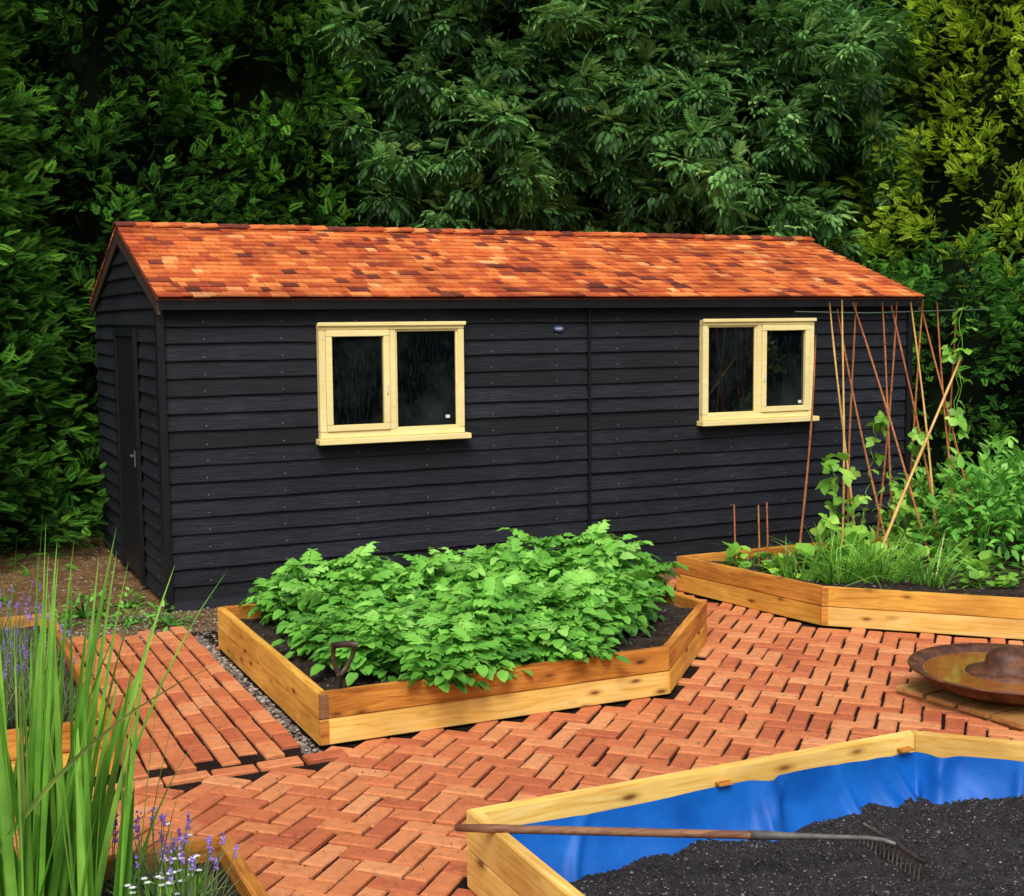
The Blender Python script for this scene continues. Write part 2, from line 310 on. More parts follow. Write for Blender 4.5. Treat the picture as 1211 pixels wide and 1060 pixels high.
# ------------------------------------------------------------------ raised beds
def offset(P,d):
    P=np.array(P,float);n=len(P);area=sum(P[i][0]*P[(i+1)%n][1]-P[(i+1)%n][0]*P[i][1] for i in range(n))
    sg=1 if area>0 else -1;out=[]
    for i in range(n):
        a=nrm(P[i]-P[i-1]);c=nrm(P[(i+1)%n]-P[i]);na=np.array([-a[1],a[0]])*sg;nc=np.array([-c[1],c[0]])*sg
        m=nrm(na+nc);out.append(P[i]+m*d/max(.2,m@na))
    return np.array(out)
def bed(name,P,zs,mats,label,soilz,soilmat,soilfn,th=.048,res=.04,clods=0,mats_by_edge=None,csz=.0028):
    root=obj(name,None,label=label,cat='raised garden bed')
    I=offset(P,th);n=len(P);P=np.array(P)
    for i in range(n):
        p0,p1=P[i],P[(i+1)%n];d=nrm(p1-p0);ag=math.atan2(d[1],d[0])
        for k in range(len(zs)-1):
            z0,z1=zs[k]+.0015,zs[k+1]-.0015
            jit=rng.uniform(-.003,.003)
            q=[p0+d*.0012,p1-d*.0012,I[(i+1)%n]-d*.0012,I[i]+d*.0012]
            loc=p0;c,s_=math.cos(-ag),math.sin(-ag)
            L=[np.array([c*(u-loc)[0]-s_*(u-loc)[1],s_*(u-loc)[0]+c*(u-loc)[1]+jit]) for u in q]
            bm=bmesh.new();vs=[bm.verts.new((*u,z)) for z in(z0,z1) for u in L]
            for f in([3,2,1,0],[4,5,6,7],[0,1,5,4],[1,2,6,5],[2,3,7,6],[3,0,4,7]): bm.faces.new([vs[j] for j in f])
            bmesh.ops.recalc_face_normals(bm,faces=bm.faces)
            bmesh.ops.bevel(bm,geom=list(bm.edges),offset=.004,segments=2,affect='EDGES')
            me=bpy.data.meshes.new('board');bm.to_mesh(me);bm.free()
            mm=mats[k] if mats_by_edge is None else mats_by_edge.get((i,k),mats[k])
            me.materials.append(mm)
            obj('board',me,root,M=Matrix.Translation((loc[0],loc[1],0))@Matrix.Rotation(ag,4,'Z'))
    S=offset(P,th*.55);x0,y0=S.min(0);x1,y1=S.max(0)
    nx=int((x1-x0)/res)+2;ny=int((y1-y0)/res)+2
    X,Y=np.meshgrid(np.linspace(x0,x1,nx),np.linspace(y0,y1,ny));pts=np.column_stack([X.ravel(),Y.ravel()])
    ins=np.array([inside(S,p) for p in pts])
    ns=len(S);best=np.full(len(pts),1e9);bp=pts.copy()
    for i in range(ns):
        a,c=S[i],S[(i+1)%ns];ab=c-a;t=np.clip(((pts-a)@ab)/(ab@ab),0,1);pr=a+t[:,None]*ab;dd=np.linalg.norm(pts-pr,axis=1)
        u=dd<best;best[u]=dd[u];bp[u]=pr[u]
    pts[~ins]=bp[~ins]
    Z=soilfn(pts[:,0],pts[:,1])+rng.normal(0,.004,len(pts))
    F=[]
    for j in range(ny-1):
        for i in range(nx-1):
            f=[j*nx+i,j*nx+i+1,(j+1)*nx+i+1,(j+1)*nx+i]
            if any(ins[k] for k in f): F.append(f)
    b=B();b.add(np.column_stack([pts,Z]),F)
    if clods:
        ip=pts[ins&(best>.03)];ip=ip[rng.integers(0,len(ip),clods)]+rng.uniform(-res/2,res/2,(clods,2))
        rocks(b,np.column_stack([ip,soilfn(ip[:,0],ip[:,1])+.001]),rng.gamma(2,csz,clods)+.0012,rng.random(clods)**2,mi=1)
    obj('soil',b.mesh('soil',[soilmat,M_clod],True),root)
    return root
zs=[0,.135,.27]
potbed=bed('raised_bed',POT,zs,[M_pine,M_pine2],'golden timber raised bed planted with leafy potatoes',.2,M_topsoil,lambda x,y:.20+.02*np.sin(x*5)*np.cos(y*7),clods=3500,mats_by_edge={(1,0):M_pine3,(1,1):M_pine2,(0,0):M_pine,(0,1):M_pine,(2,0):M_pine,(2,1):M_pine2})
beanbed=bed('raised_bed',BEAN,zs,[M_pine,M_pine2],'timber raised bed with climbing beans beside black shed',.2,M_topsoil,lambda x,y:.21+.02*np.sin(x*4)*np.cos(y*6),clods=4000,mats_by_edge={(1,0):M_pine3,(1,1):M_pine,(0,0):M_pine,(0,1):M_pine2,(2,0):M_pine,(2,1):M_pine2})
def bsoil(x,y):
    d=np.exp(-(((x-2.45)/.5)**2+((y+6.15)/.4)**2))*.12
    return .03+d+.03*np.clip((-5.5-y)/.5,0,1)+.014*np.sin(x*6+y*3)*np.cos(y*7)+.007*np.sin(x*23)*np.cos(y*19)
blue=bed('raised_bed',BLUE,[0,.15,.30],[M_pine3,M_pine3],'pale timber bed lined with blue tarpaulin holding compost',.1,M_soil,bsoil,res=.018,clods=60000,csz=.0011)
bed('raised_bed',LB1,zs,[M_pine,M_pine2],'timber raised bed filled with lavender',.2,M_topsoil,lambda x,y:.2+0*x)
bed('raised_bed',LB2,zs,[M_pine,M_pine2],'timber raised bed with tall ornamental grass and lavender',.2,M_topsoil,lambda x,y:.2+0*x)
for root,(px,py),ag,z0,z1,mm in((potbed,(.05,-3.54),0,.142,.262,M_weath),(potbed,(.05,-3.54),0,.008,.128,M_pine2),(beanbed,(3.86,-2.6),-.79,.142,.262,M_pine2),(beanbed,(3.86,-2.6),-.79,.008,.128,M_pine2)):
    b=B();b.add(box(.003,.046,-.006,-.0015,z0,z1),BF)
    obj('board_end',b.mesh('board_end',mm),root,M=Matrix.Translation((px,py,0))@Matrix.Rotation(ag,4,'Z'))
IN=offset(BLUE,.05);path=[IN[1]+[0,1.2],IN[0],IN[4],IN[3]]
pp=[];dn=[]
for i in range(3):
    a,c=np.array(path[i]),np.array(path[i+1]);L=np.linalg.norm(c-a);k=max(3,int(L/.01));d=(c-a)/L
    for j in range(k): pp.append(a+(c-a)*j/k);dn.append([d[1],-d[0]])
pp=np.array(pp);dn=np.array(dn);ker=np.ones(9)/9
dn=np.column_stack([np.convolve(np.pad(dn[:,i],4,'edge'),ker,'valid') for i in(0,1)])
U=np.arange(len(pp))*.01;V=[];nv=24
w1=np.convolve(rng.normal(0,1,len(pp)+40),np.hanning(41)/20,'valid')[:len(pp)]
def ridge(u0,sl,wd,am,v): return am*np.exp(-((U-u0-sl*(v-.3))/wd)**2)
cs=[(rng.uniform(.1,5.0),rng.uniform(-.25,.25),rng.uniform(.02,.06),rng.uniform(.01,.035)) for _ in range(26)]
for j in range(nv):
    v=j/(nv-1);off=.006+.022*(1+np.sin(U*3.1+w1*3+.6*v))*(.2+v)
    for u0,sl_,wd,am in cs: off=off+ridge(u0,sl_,wd,am,v)*(.25+v)
    for u0 in(3.18,4.08): off=off+ridge(u0,0,.045,.045,v)
    off=off+.07*v**2.5;top=.228+.007*np.sin(U*4.1+1)
    V.append(np.column_stack([pp+dn*off[:,None],top*(1-v)+.01*v]))
V=np.array(V).transpose(1,0,2).reshape(-1,3)
F=[[i*nv+j,(i+1)*nv+j,(i+1)*nv+j+1,i*nv+j+1] for i in range(len(pp)-1) for j in range(nv-1)]
b=B();b.add(V,F);obj('tarpaulin_liner',b.mesh('tarpaulin_liner',M_tarp,True),blue,label='crumpled blue plastic liner')
for (s0,t0) in((1.15,-5.403),(2.08,-5.403)):
    b=B();b.add(box(s0-.032,s0+.032,t0-.035,t0-.001,.240,.249),BF);obj('batten',b.mesh('batten',[M_pine2]),blue)
# ------------------------------------------------------------------ shed
L,Wd,zt,zr=6.87,3.18,2.19,2.87
shed=obj('garden_shed',None,label='black weatherboarded shed with orange cedar shingle roof',cat='shed')
def clad(b,length,org,dirv,outv,topfn,exp=.127,seed=0):
    r=np.random.default_rng(seed);org=np.array(org,float);dirv=np.array(dirv,float);outv=np.array(outv,float)
    i=0
    while True:
        z0=.03+i*exp+r.normal(0,.0025)
        xs=np.arange(0,length+.05,.06);xs=np.clip(xs,0,length)
        ok=np.array([topfn(x)>z0+.03 for x in xs])
        if not ok.any(): break
        lo=r.normal(0,.0011,len(xs)).cumsum();lo=lo-np.linspace(lo[0],lo[-1],len(xs));lo=np.clip(lo,-.005,.005)
        ou=.024+r.normal(0,.0006,len(xs)).cumsum()*.4+r.uniform(-.002,.003)
        val=r.random();st=[]
        for k,x in enumerate(xs):
            if not ok[k]: continue
            z1=min(z0+exp+.018,topfn(x));p=org+dirv*x
            st.append([p+outv*.002+[0,0,z0+lo[k]],p+outv*ou[k]+[0,0,z0+lo[k]],p+outv*(ou[k]+.001)+[0,0,z0+lo[k]+.005],p+outv*(.004+.020*(1-(z1-z0)/(exp+.018)))+[0,0,z1]])
        st=np.array(st);n=len(st)
        F=[[4*a+c,4*a+4+c,4*a+5+c,4*a+1+c] for a in range(n-1) for c in range(3)]
        b.add(st.reshape(-1,3),F,val);i+=1
        for x in np.arange(.3,length,.575):
            if topfn(x)>z0+.1:
                p=org+dirv*(x+r.normal(0,.004));c=p+outv*.0215+[0,0,z0+.03]
                V=[c+dirv*sx*.0032+[0,0,sz*.0032]+outv*oo for oo in(0,.002) for sx,sz in((-1,-1),(1,-1),(1,1),(-1,1))]
                b.add(V,[[4,5,6,7],[0,1,5,4],[1,2,6,5],[2,3,7,6],[3,0,4,7]],.5,1)
b=B();clad(b,L,(0,0,0),(1,0,0),(0,-1,0),lambda x:zt,seed=5);b.add(box(0,L,0,.04,0,zt),BF)
obj('wall',b.mesh('wall',[M_black,M_nail]),shed)
gt=lambda y:zt+(zr-.06-zt)*(1-abs(y-Wd/2)/(Wd/2))
for x,o in((0,(-1,0,0)),(L,(1,0,0))):
    b=B();clad(b,Wd,(x,0,0),(0,1,0),o,gt,seed=8)
    s1=x+(.0 if x==0 else -.04);s2=x+(.04 if x==0 else 0)
    ym=Wd/2;V=[[s1,0,0],[s1,Wd,0],[s1,Wd,zt],[s1,ym,zr-.06],[s1,0,zt],[s2,0,0],[s2,Wd,0],[s2,Wd,zt],[s2,ym,zr-.06],[s2,0,zt]]
    b.add(V,[[0,1,2,4],[5,9,7,6],]);b.add(V,[[4,2,3],[9,8,7]])
    obj('wall',b.mesh('wall',[M_black,M_nail]),shed)
b=B();clad(b,L,(0,Wd,0),(1,0,0),(0,1,0),lambda x:zt,seed=9);obj('wall',b.mesh('wall',[M_black,M_nail]),shed)
for (x0,x1,y0,y1,h) in((-.040,.012,-.045,.0,zt),(L-.012,L+.045,-.045,.0,zt),(3.462,3.486,-.040,-.003,zt),(-.040,.0,.002,.045,zt)):
    b=B();b.add(box(x0,x1,y0,y1,.0,h),BF);obj('corner_post',b.mesh('corner_post',M_bp),shed)
b=B();b.add(box(-.01,L+.01,-.025,-.002,-.02,.045),BF);obj('plinth',b.mesh('plinth',M_pl),shed)
a=np.linspace(0,2*np.pi,20,endpoint=False)
pl=np.array([[3.19+.045*math.cos(t),-.0395,2.01+.022*math.sin(t)] for t in a]+[[3.19+.047*math.cos(t),-.030,2.01+.024*math.sin(t)] for t in a]+[[3.19,-.0395,2.01]])
b=B();b.add(pl,[[j,(j+1)%20,20+(j+1)%20,20+j] for j in range(20)]);b.add(pl,[[40,(j+1)%20,j] for j in range(20)])
for k,xx in enumerate((3.163,3.178,3.193,3.208)): b.add(box(xx,xx+.007,-.0412,-.0398,2.004,2.017),BF,.5,1)
obj('plaque',b.mesh('plaque',[M_plq,M_white]),shed)
ze,ey=2.262,-.125
sl=math.atan2(zr-ze,Wd/2-ey);SL=math.hypot(zr-ze,Wd/2-ey)
ox0,ox1=-.045,L+.075
def slope(b,sgn):
    rows=17;e=SL/rows
    u=np.array([1,0,0]);v=np.array([0,math.cos(sl)*sgn,math.sin(sl)]);w=np.array([0,-math.sin(sl)*sgn,math.cos(sl)])
    o=np.array([0,ey if sgn==1 else Wd-ey,ze])
    V=[o+u*ox0+w*-.02,o+u*ox1+w*-.02,o+u*ox1+v*SL+w*-.02,o+u*ox0+v*SL+w*-.02]
    b.add(V+[p+w*.012 for p in V],BF,.05)
    for r in range(rows):
        x=ox0
        while x<ox1-.01:
            wd=min(rng.choice([.06,.08,.10,.13,.17])*rng.uniform(.9,1.1),ox1-x)
            if ox1-x-wd<.04: wd=ox1-x
            jt=rng.normal(0,.005);a,c=x+.0015,x+wd-.0015
            y0=r*e-.012+jt if r>0 else -.02+jt*.5;y1=min(r*e+e*1.35,SL)
            lift=rng.uniform(0,.004);P=[]
            for hh in(0,1):
                for (xx,yy,zz) in((a,y0,.012+lift),(c,y0,.012+lift+rng.normal(0,.001)),(c,y1,.0),(a,y1,.0)):
                    P.append(o+u*xx+v*yy+w*(zz+hh*.010))
            dk=.05+.14*(math.sin(x*1.9+1)*math.sin(r*.7+x)>.35)
            val=rng.uniform(.0,.22) if rng.random()<dk else rng.normal(.56,.2)
            b.add(P,BF,float(np.clip(val,0,1)));x+=wd
b=B();slope(b,1);slope(b,-1);roof=obj('roof',b.mesh('roof',M_sh),shed,label='orange cedar shingle roof')
b=B();x=ox0-.01
while x<ox1:
    wd=min(.15,ox1+.01-x);val=rng.uniform(0,.14) if rng.random()<.3 else rng.uniform(.2,.9);lf=rng.uniform(0,.006)
    for sg in(1,-1):
        v=np.array([0,-math.cos(sl)*sg,-math.sin(sl)]);w=np.array([0,-math.sin(sl)*sg,math.cos(sl)]);o=np.array([0,Wd/2,zr+.024+lf])
        b.add([o+np.array([xx,0,(xx-x)*.06])+v*yy+w*hh for hh in(0,.013) for (xx,yy) in((x,0),(x+wd+.01,0),(x+wd+.01,.10),(x,.10))],BF,val)
    x+=.135
obj('ridge_cap',b.mesh('ridge_cap',M_sh),roof)
b=B();b.add(box(ox0+.01,ox1-.01,ey+.012,-.03,ze-.085,ze-.018),BF);obj('fascia',b.mesh('fascia',M_bp),roof)
for x in(ox0+.004,ox1-.026):
    b=B()
    V=[[xx,yy,zz] for xx in(x,x+.022) for (yy,zz) in((ey+.02,ze-.12),(Wd/2,zr-.135),(Wd-ey-.02,ze-.12),(Wd-ey-.02,ze-.03),(Wd/2,zr-.03),(ey+.02,ze-.03))]
    b.add(V,[[0,1,4,5],[1,2,3,4],[6,11,10,7],[7,10,9,8],[0,6,7,1],[1,7,8,2],[5,4,10,11],[4,3,9,10],[0,5,11,6],[2,8,9,3]]);obj('bargeboard',b.mesh('bargeboard',M_barge),roof)
def bevbox(boxes,m=None,off=.004,name='frame'):
    bm=bmesh.new()
    for bx in boxes:
        V=box(*bx);vs=[bm.verts.new(v) for v in V]
        for f in BF: bm.faces.new([vs[j] for j in f])
    bmesh.ops.recalc_face_normals(bm,faces=bm.faces)
    bmesh.ops.bevel(bm,geom=list(bm.edges),offset=off,segments=2,affect='EDGES')
    me=bpy.data.meshes.new(name);bm.to_mesh(me);bm.free();me.materials.append(m or M_cream);return me
def window(s0,s1,sash_left,mull,lab):
    w=obj('window',None,shed,label=lab,loc=(s0,0,1.20));W_=s1-s0;H=.87;f=.05
    fr=[(0,f,-.085,-.02,.05,H-f),(W_-f,W_,-.085,-.02,.05,H-f),(0,W_,-.087,-.02,H-f,H),(0,W_,-.083,-.02,0.0,.05),(mull-.025,mull+.025,-.083,-.02,.05,H-f),(-.012,W_+.012,-.105,-.0875,H-.022,H+.008)]
    obj('frame',bevbox(fr),w)
    a,c=(f,mull-.025) if sash_left else (mull+.025,W_-f);k=.048;y=-.094
    a+=.002;c-=.002;z0,z1=.052,H-f-.002
    obj('sash',bevbox([(a,a+k,y,-.03,z0+k,z1-k),(c-k,c,y,-.03,z0+k,z1-k),(a,c,y-.001,-.03,z0,z0+k),(a,c,y-.001,-.03,z1-k,z1)],name='sash'),w)
    a2,c2=(mull+.025,W_-f) if sash_left else (f,mull-.025);k2=.016
    obj('glazing_bead',bevbox([(a2,a2+k2,-.07,-.03,.05+k2,H-f-k2),(c2-k2,c2,-.07,-.03,.05+k2,H-f-k2),(a2,c2,-.071,-.03,.05,.05+k2),(a2,c2,-.071,-.03,H-f-k2,H-f)],off=.002,name='glazing_bead'),w)
    obj('sill',bevbox([(-.02,W_+.04,-.125,-.0,-.045,-.002)],name='sill'),w)
    b=B();b.add(box(a+k-.002,c-k+.002,-.062,-.056,z0+k-.002,z1-k+.002),BF);b.add(box(a2+k2-.002,c2-k2+.002,-.056,-.05,.05+k2-.002,H-f-k2+.002),BF)
    obj('glass',b.mesh('glass',M_glass),w)
    b=B();b.add(box(W_-.155,W_-.12,-.0665,-.0635,.12,.145),BF);obj('sticker',b.mesh('sticker',M_white),w)
    hx=(c-k/2) if sash_left else (a+k/2)
    obj('handle',bevbox([(hx-.005,hx+.005,-.106,-.0955,.33,.40)],m=M_white,off=.002,name='handle'),w)
window(1.143,2.325,True,.585,'cream timber casement window with closed dark panes')
window(4.56,5.74,False,.585,'cream timber casement window with closed dark panes')
door=obj('door',bevbox([(-.05,-.03,.93+i*.117,.93+i*.117+.113,.06,1.97) for i in range(7)],m=M_bp,name='door'),shed,label='black boarded shed door')
obj('door_frame',bevbox([(-.062,-.028,.86,.925,.02,2.04),(-.062,-.028,1.755,1.82,.02,2.04),(-.062,-.028,.925,1.755,1.975,2.04)],m=M_bp,name='door_frame'),door)
obj('handle',bevbox([(-.062,-.051,.97,1.0,.95,1.08),(-.085,-.063,.975,1.07,1.03,1.045)],m=M_dull,off=.003,name='handle'),door)
# ------------------------------------------------------------------ trees
def frondT():
    it=[];d=dia(.20)
    def add(p,a,l): it.append((rz(a,1)*np.array([l,l,l]),[p[0],p[1],-.25*p[1]**2]))
    add((0,.72),0,.34)
    for i in range(6):
        y=.08+.13*i;l=.44*(1-.55*y)
        for sg in(-1,1):
            a=sg*.72;add((0,y),-a,l)
            t=.45;px=math.sin(a)*l*t;py=y+math.cos(a)*l*t;add((px,py),-a+sg*.65,l*.55)
            add((px*.7,y+(py-y)*.7),-a-sg*.6,l*.45)
    return compose(*d,it)
FR=frondT()
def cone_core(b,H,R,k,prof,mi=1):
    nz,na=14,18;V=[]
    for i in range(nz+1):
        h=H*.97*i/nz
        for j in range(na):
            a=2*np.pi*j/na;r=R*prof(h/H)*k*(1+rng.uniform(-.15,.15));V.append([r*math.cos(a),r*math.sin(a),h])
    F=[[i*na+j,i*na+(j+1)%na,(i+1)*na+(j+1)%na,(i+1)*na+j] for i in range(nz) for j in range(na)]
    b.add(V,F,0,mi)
def conifer(seed,H,R,nc,nf,fol,sz=.2,droop=-.1,prof=lambda x:(1-x)**.55):
    r=np.random.default_rng(seed);b=B();cone_core(b,H,R,.70,prof)
    h=H*r.random(nc)**1.15*.98;a=r.uniform(0,2*np.pi,nc);rr=R*np.array([prof(x) for x in h/H])*r.uniform(.70,1.15,nc)
    cp=np.column_stack([rr*np.cos(a),rr*np.sin(a),h]);cd=nrm(np.column_stack([np.cos(a),np.sin(a),r.uniform(-.1,.9,nc)]))
    cs=r.uniform(.7,1.3,nc)
    P=np.repeat(cp,nf,0);D=np.repeat(cd,nf,0);n=len(P);S=np.repeat(cs,nf)[:,None]
    al=r.uniform(-.42,.36,n);sp=r.normal(size=(n,3))*.115*(1-al[:,None]*1.3)
    P=P+(D*al[:,None]+sp)*S
    d=D+nrm(sp)*.5+r.normal(size=(n,3))*.3+np.array([0,0,droop])
    nn=nrm(np.array([0,0,1.])+D*.6+r.normal(size=(n,3))*.45)
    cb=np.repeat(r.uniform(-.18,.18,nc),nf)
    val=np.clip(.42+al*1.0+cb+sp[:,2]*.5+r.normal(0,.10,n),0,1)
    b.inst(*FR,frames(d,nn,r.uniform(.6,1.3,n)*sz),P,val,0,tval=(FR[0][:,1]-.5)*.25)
    return b.mesh('crown',[fol,M_core])
def trunk_mesh(H,r0,limbs=0,seed=1,spread=2.2):
    r=np.random.default_rng(seed);b=B();z=np.linspace(-.05,H,9)
    P=np.column_stack([np.cumsum(r.normal(0,.06,9)),np.cumsum(r.normal(0,.06,9)),z]);P[0,:2]=P[1,:2]
    b.add(*tube(P,r0*(1-z/H*.8).clip(.1,1.3),10))
    for i in range(limbs):
        k=r.integers(2,8);o=P[k];a=r.uniform(0,6.28);l=spread*r.uniform(.6,1)
        d=np.array([math.cos(a),math.sin(a),r.uniform(.3,.9)])
        Q=np.array([o+d*l*t+np.array([0,0,-.12*l*t*t])+r.normal(0,.05,3)*t for t in np.linspace(0,1,6)])
        b.add(*tube(Q,r0*.4*np.linspace(1,.12,6),8))
    return b.mesh('trunk',M_bark,True)
def tree(name,loc,trunk,crown,label,cat,group=None,rot=0,sc=1):
    root=obj(name,None,label=label,cat=cat,group=group);root.location=(*loc,-.02);root.rotation_euler=(0,0,rot);root.scale=(sc,sc,sc)
    obj('trunk',trunk,root);obj('crown',crown,root);return root
tk=trunk_mesh(7,.16)
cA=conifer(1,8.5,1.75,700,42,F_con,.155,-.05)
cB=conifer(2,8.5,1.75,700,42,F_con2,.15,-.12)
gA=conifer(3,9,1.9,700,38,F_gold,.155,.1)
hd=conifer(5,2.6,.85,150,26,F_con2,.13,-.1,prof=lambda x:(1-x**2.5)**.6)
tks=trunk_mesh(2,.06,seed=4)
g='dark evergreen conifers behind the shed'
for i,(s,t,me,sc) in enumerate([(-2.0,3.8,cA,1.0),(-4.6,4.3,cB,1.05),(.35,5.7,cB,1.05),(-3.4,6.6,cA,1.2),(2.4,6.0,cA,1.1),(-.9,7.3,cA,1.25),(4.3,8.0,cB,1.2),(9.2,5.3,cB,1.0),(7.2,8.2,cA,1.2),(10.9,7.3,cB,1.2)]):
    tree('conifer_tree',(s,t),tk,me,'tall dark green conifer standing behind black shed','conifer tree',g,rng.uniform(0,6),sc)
for i,(s,t,sc) in enumerate([(7.9,1.9,1.0),(8.4,.9,.95),(9.1,.3,1.0),(9.0,1.7,1.08),(9.9,.9,1.05),(9.6,-.6,1.0)]):
    tree('hedge_conifer',(s,t),tks,hd,'short dense green hedge conifer beside the black shed','hedge conifer','short hedge conifers',rng.uniform(0,6),sc)
for i,(s,t,sc) in enumerate([(10.5,2.55,.95),(12.9,3.0,1.1)]):
    tree('golden_conifer_tree',(s,t),tk,gA,'tall yellow green golden conifer','conifer tree','golden conifers',rng.uniform(0,6),sc)
for i,(s,t) in enumerate([(6.4,-16.5),(9.2,-18),(14.3,-15.5),(17.6,-17),(12,-21),(3.0,-22)]):  # unseen trees added behind the camera for the windows to reflect
    tree('conifer_tree',(s,t),tk,cB,'unseen green conifer added for the shed windows to reflect','conifer tree','unseen conifers added for window reflections',i,1.0)
lf=(np.array([[0,0,0],[.16,.42,.05],[0,1,-.12],[-.16,.42,.05]],float),np.array([[0,1,2,3]]))
ashL=compound(lf,5,.16,.08,1.1,.9,.30,.2)
def ash(seed,Rx,Rz,cz,nc,nf):
    r=np.random.default_rng(seed);b=B()
    u=nrm(r.normal(size=(nc,3)));k=r.uniform(.5,1.0,nc)**.55
    lump=1+.18*np.sin(u[:,0]*5+1)*np.cos(u[:,2]*6)+.14*np.sin(u[:,1]*7)
    cp=u*(k*lump)[:,None]*np.array([Rx,Rx,Rz])+[0,0,cz]
    P=np.repeat(cp,nf,0);n=len(P);D=np.repeat(u,nf,0)
    rel=nrm(r.normal(size=(n,3)))*np.array([1,1,.8]);P=P+rel*(r.uniform(.02,.22,n)*np.repeat(r.uniform(.6,1.35,nc),nf))[:,None]
    d=rel*1.0+D*.35+np.array([0,0,-.05])+r.normal(size=(n,3))*.2
    nn=nrm(np.array([0,0,1.])+rel*.6+r.normal(size=(n,3))*.25)
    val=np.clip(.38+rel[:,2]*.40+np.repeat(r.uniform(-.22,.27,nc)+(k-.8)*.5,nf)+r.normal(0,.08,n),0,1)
    b.inst(*ashL,frames(d,nn,r.uniform(.7,1.25,n)),P,val)
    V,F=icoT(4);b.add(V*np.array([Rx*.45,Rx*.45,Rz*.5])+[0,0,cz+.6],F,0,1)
    return b.mesh('crown',[F_ash,M_core])
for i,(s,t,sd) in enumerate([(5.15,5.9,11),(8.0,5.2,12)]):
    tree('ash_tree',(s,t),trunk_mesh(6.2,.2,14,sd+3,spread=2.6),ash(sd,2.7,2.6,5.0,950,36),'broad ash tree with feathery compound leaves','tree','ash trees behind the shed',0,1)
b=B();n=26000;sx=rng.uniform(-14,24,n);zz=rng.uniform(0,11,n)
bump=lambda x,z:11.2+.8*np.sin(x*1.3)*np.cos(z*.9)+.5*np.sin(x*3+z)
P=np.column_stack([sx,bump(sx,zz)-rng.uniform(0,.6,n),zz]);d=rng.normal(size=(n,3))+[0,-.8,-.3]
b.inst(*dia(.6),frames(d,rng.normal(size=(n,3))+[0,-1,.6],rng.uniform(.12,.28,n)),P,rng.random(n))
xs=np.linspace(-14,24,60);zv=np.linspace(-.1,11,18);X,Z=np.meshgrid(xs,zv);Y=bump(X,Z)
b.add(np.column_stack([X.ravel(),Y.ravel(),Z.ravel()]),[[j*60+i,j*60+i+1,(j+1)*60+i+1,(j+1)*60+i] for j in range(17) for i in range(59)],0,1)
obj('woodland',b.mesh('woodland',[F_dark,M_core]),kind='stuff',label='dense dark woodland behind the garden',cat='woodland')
# ------------------------------------------------------------------ potatoes
PL=compound(leafT(1,.64,.22,.35,5,.03),3,.165,.088,1.25,1.1,.35,.22)
def potato(seed):
    r=np.random.default_rng(seed);b=B();n=0
    Ps=[];ds=[];hs=[]
    for st in range(13):
        a=r.uniform(0,6.28);k=math.sqrt(r.random());tip=np.array([.27*k*math.cos(a),.27*k*math.sin(a),.40*(1-k*k*.5)*r.uniform(.75,1.08)])
        b.add(*tube(np.array([[tip[0]*.3,tip[1]*.3,-.02],tip*[.6,.6,.5],tip]),[.009,.008,.004],6),.45)
        for j in range(9):
            f=1-.55*(j/9)**1.3;p=tip*[.6+.4*f,.6+.4*f,f];aa=j*2.4+r.uniform(-.3,.3)
            e=.75-.95*(j/9);Ps.append(p);ds.append([math.cos(aa),math.sin(aa),e]);hs.append(p[2])
    P=np.array(Ps);d=np.array(ds)+r.normal(size=(len(P),3))*.15;n=len(P)
    nn=nrm(np.array([0,0,1.])+d*[.5,.5,0]+r.normal(size=(n,3))*.15)
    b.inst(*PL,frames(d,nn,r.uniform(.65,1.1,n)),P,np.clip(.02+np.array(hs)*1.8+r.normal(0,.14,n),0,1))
    return b.mesh('potato_plant',F_pot,True)
pm=[potato(i) for i in range(5)]
i=0
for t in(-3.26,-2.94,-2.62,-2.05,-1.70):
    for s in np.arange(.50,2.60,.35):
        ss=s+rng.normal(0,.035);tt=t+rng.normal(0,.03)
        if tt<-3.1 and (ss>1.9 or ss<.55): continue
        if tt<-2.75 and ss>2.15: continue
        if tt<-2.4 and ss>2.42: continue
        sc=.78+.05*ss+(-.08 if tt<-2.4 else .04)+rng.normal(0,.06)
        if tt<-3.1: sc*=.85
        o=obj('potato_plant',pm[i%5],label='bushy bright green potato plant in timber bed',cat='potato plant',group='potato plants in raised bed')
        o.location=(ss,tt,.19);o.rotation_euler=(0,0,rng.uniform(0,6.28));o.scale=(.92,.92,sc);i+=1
# ------------------------------------------------------------------ blades
def blades(b,n,cen,rad,h,lean,w,seed,curl=.5,segs=8,mi=0):
    r=np.random.default_rng(seed)
    for i in range(n):
        a=r.uniform(0,6.28);q=rad*math.sqrt(r.random());o=np.array([cen[0]+q*math.cos(a),cen[1]+q*math.sin(a),cen[2]])
        H=h*r.uniform(.5,1.0);aa=a+r.normal(0,.6);dd=np.array([math.cos(aa),math.sin(aa)])*r.gamma(2,.5)*.18*lean[2]+np.array(lean[:2])*r.uniform(.2,1)
        c=curl*r.uniform(.1,1.2);t=np.linspace(0,1,segs+1)
        x=dd[0]*H*(t+c*t**3*1.3);y=dd[1]*H*(t+c*t**3*1.3);z=H*(t-.22*c*t**3*np.hypot(*dd)*3)
        P=o+np.column_stack([x,y,z]);ww=w*r.uniform(.55,1.1)*np.clip(1-t**2.5,.02,1)*.5
        f=r.uniform(0,6.28);s=np.array([math.cos(f),math.sin(f),0])
        V=np.stack([P-s*ww[:,None],P+np.array([-s[1],s[0],0])*ww[:,None]*.35,P+s*ww[:,None]],1).reshape(-1,3)
        F=[[3*k+j,3*k+j+1,3*k+j+4,3*k+j+3] for k in range(segs) for j in(0,1)]
        b.add(V,F,np.repeat(np.clip(r.uniform(.1,.85)+.2*(t-.5)+(.3 if r.random()<.05 else 0),0,1),3),mi)
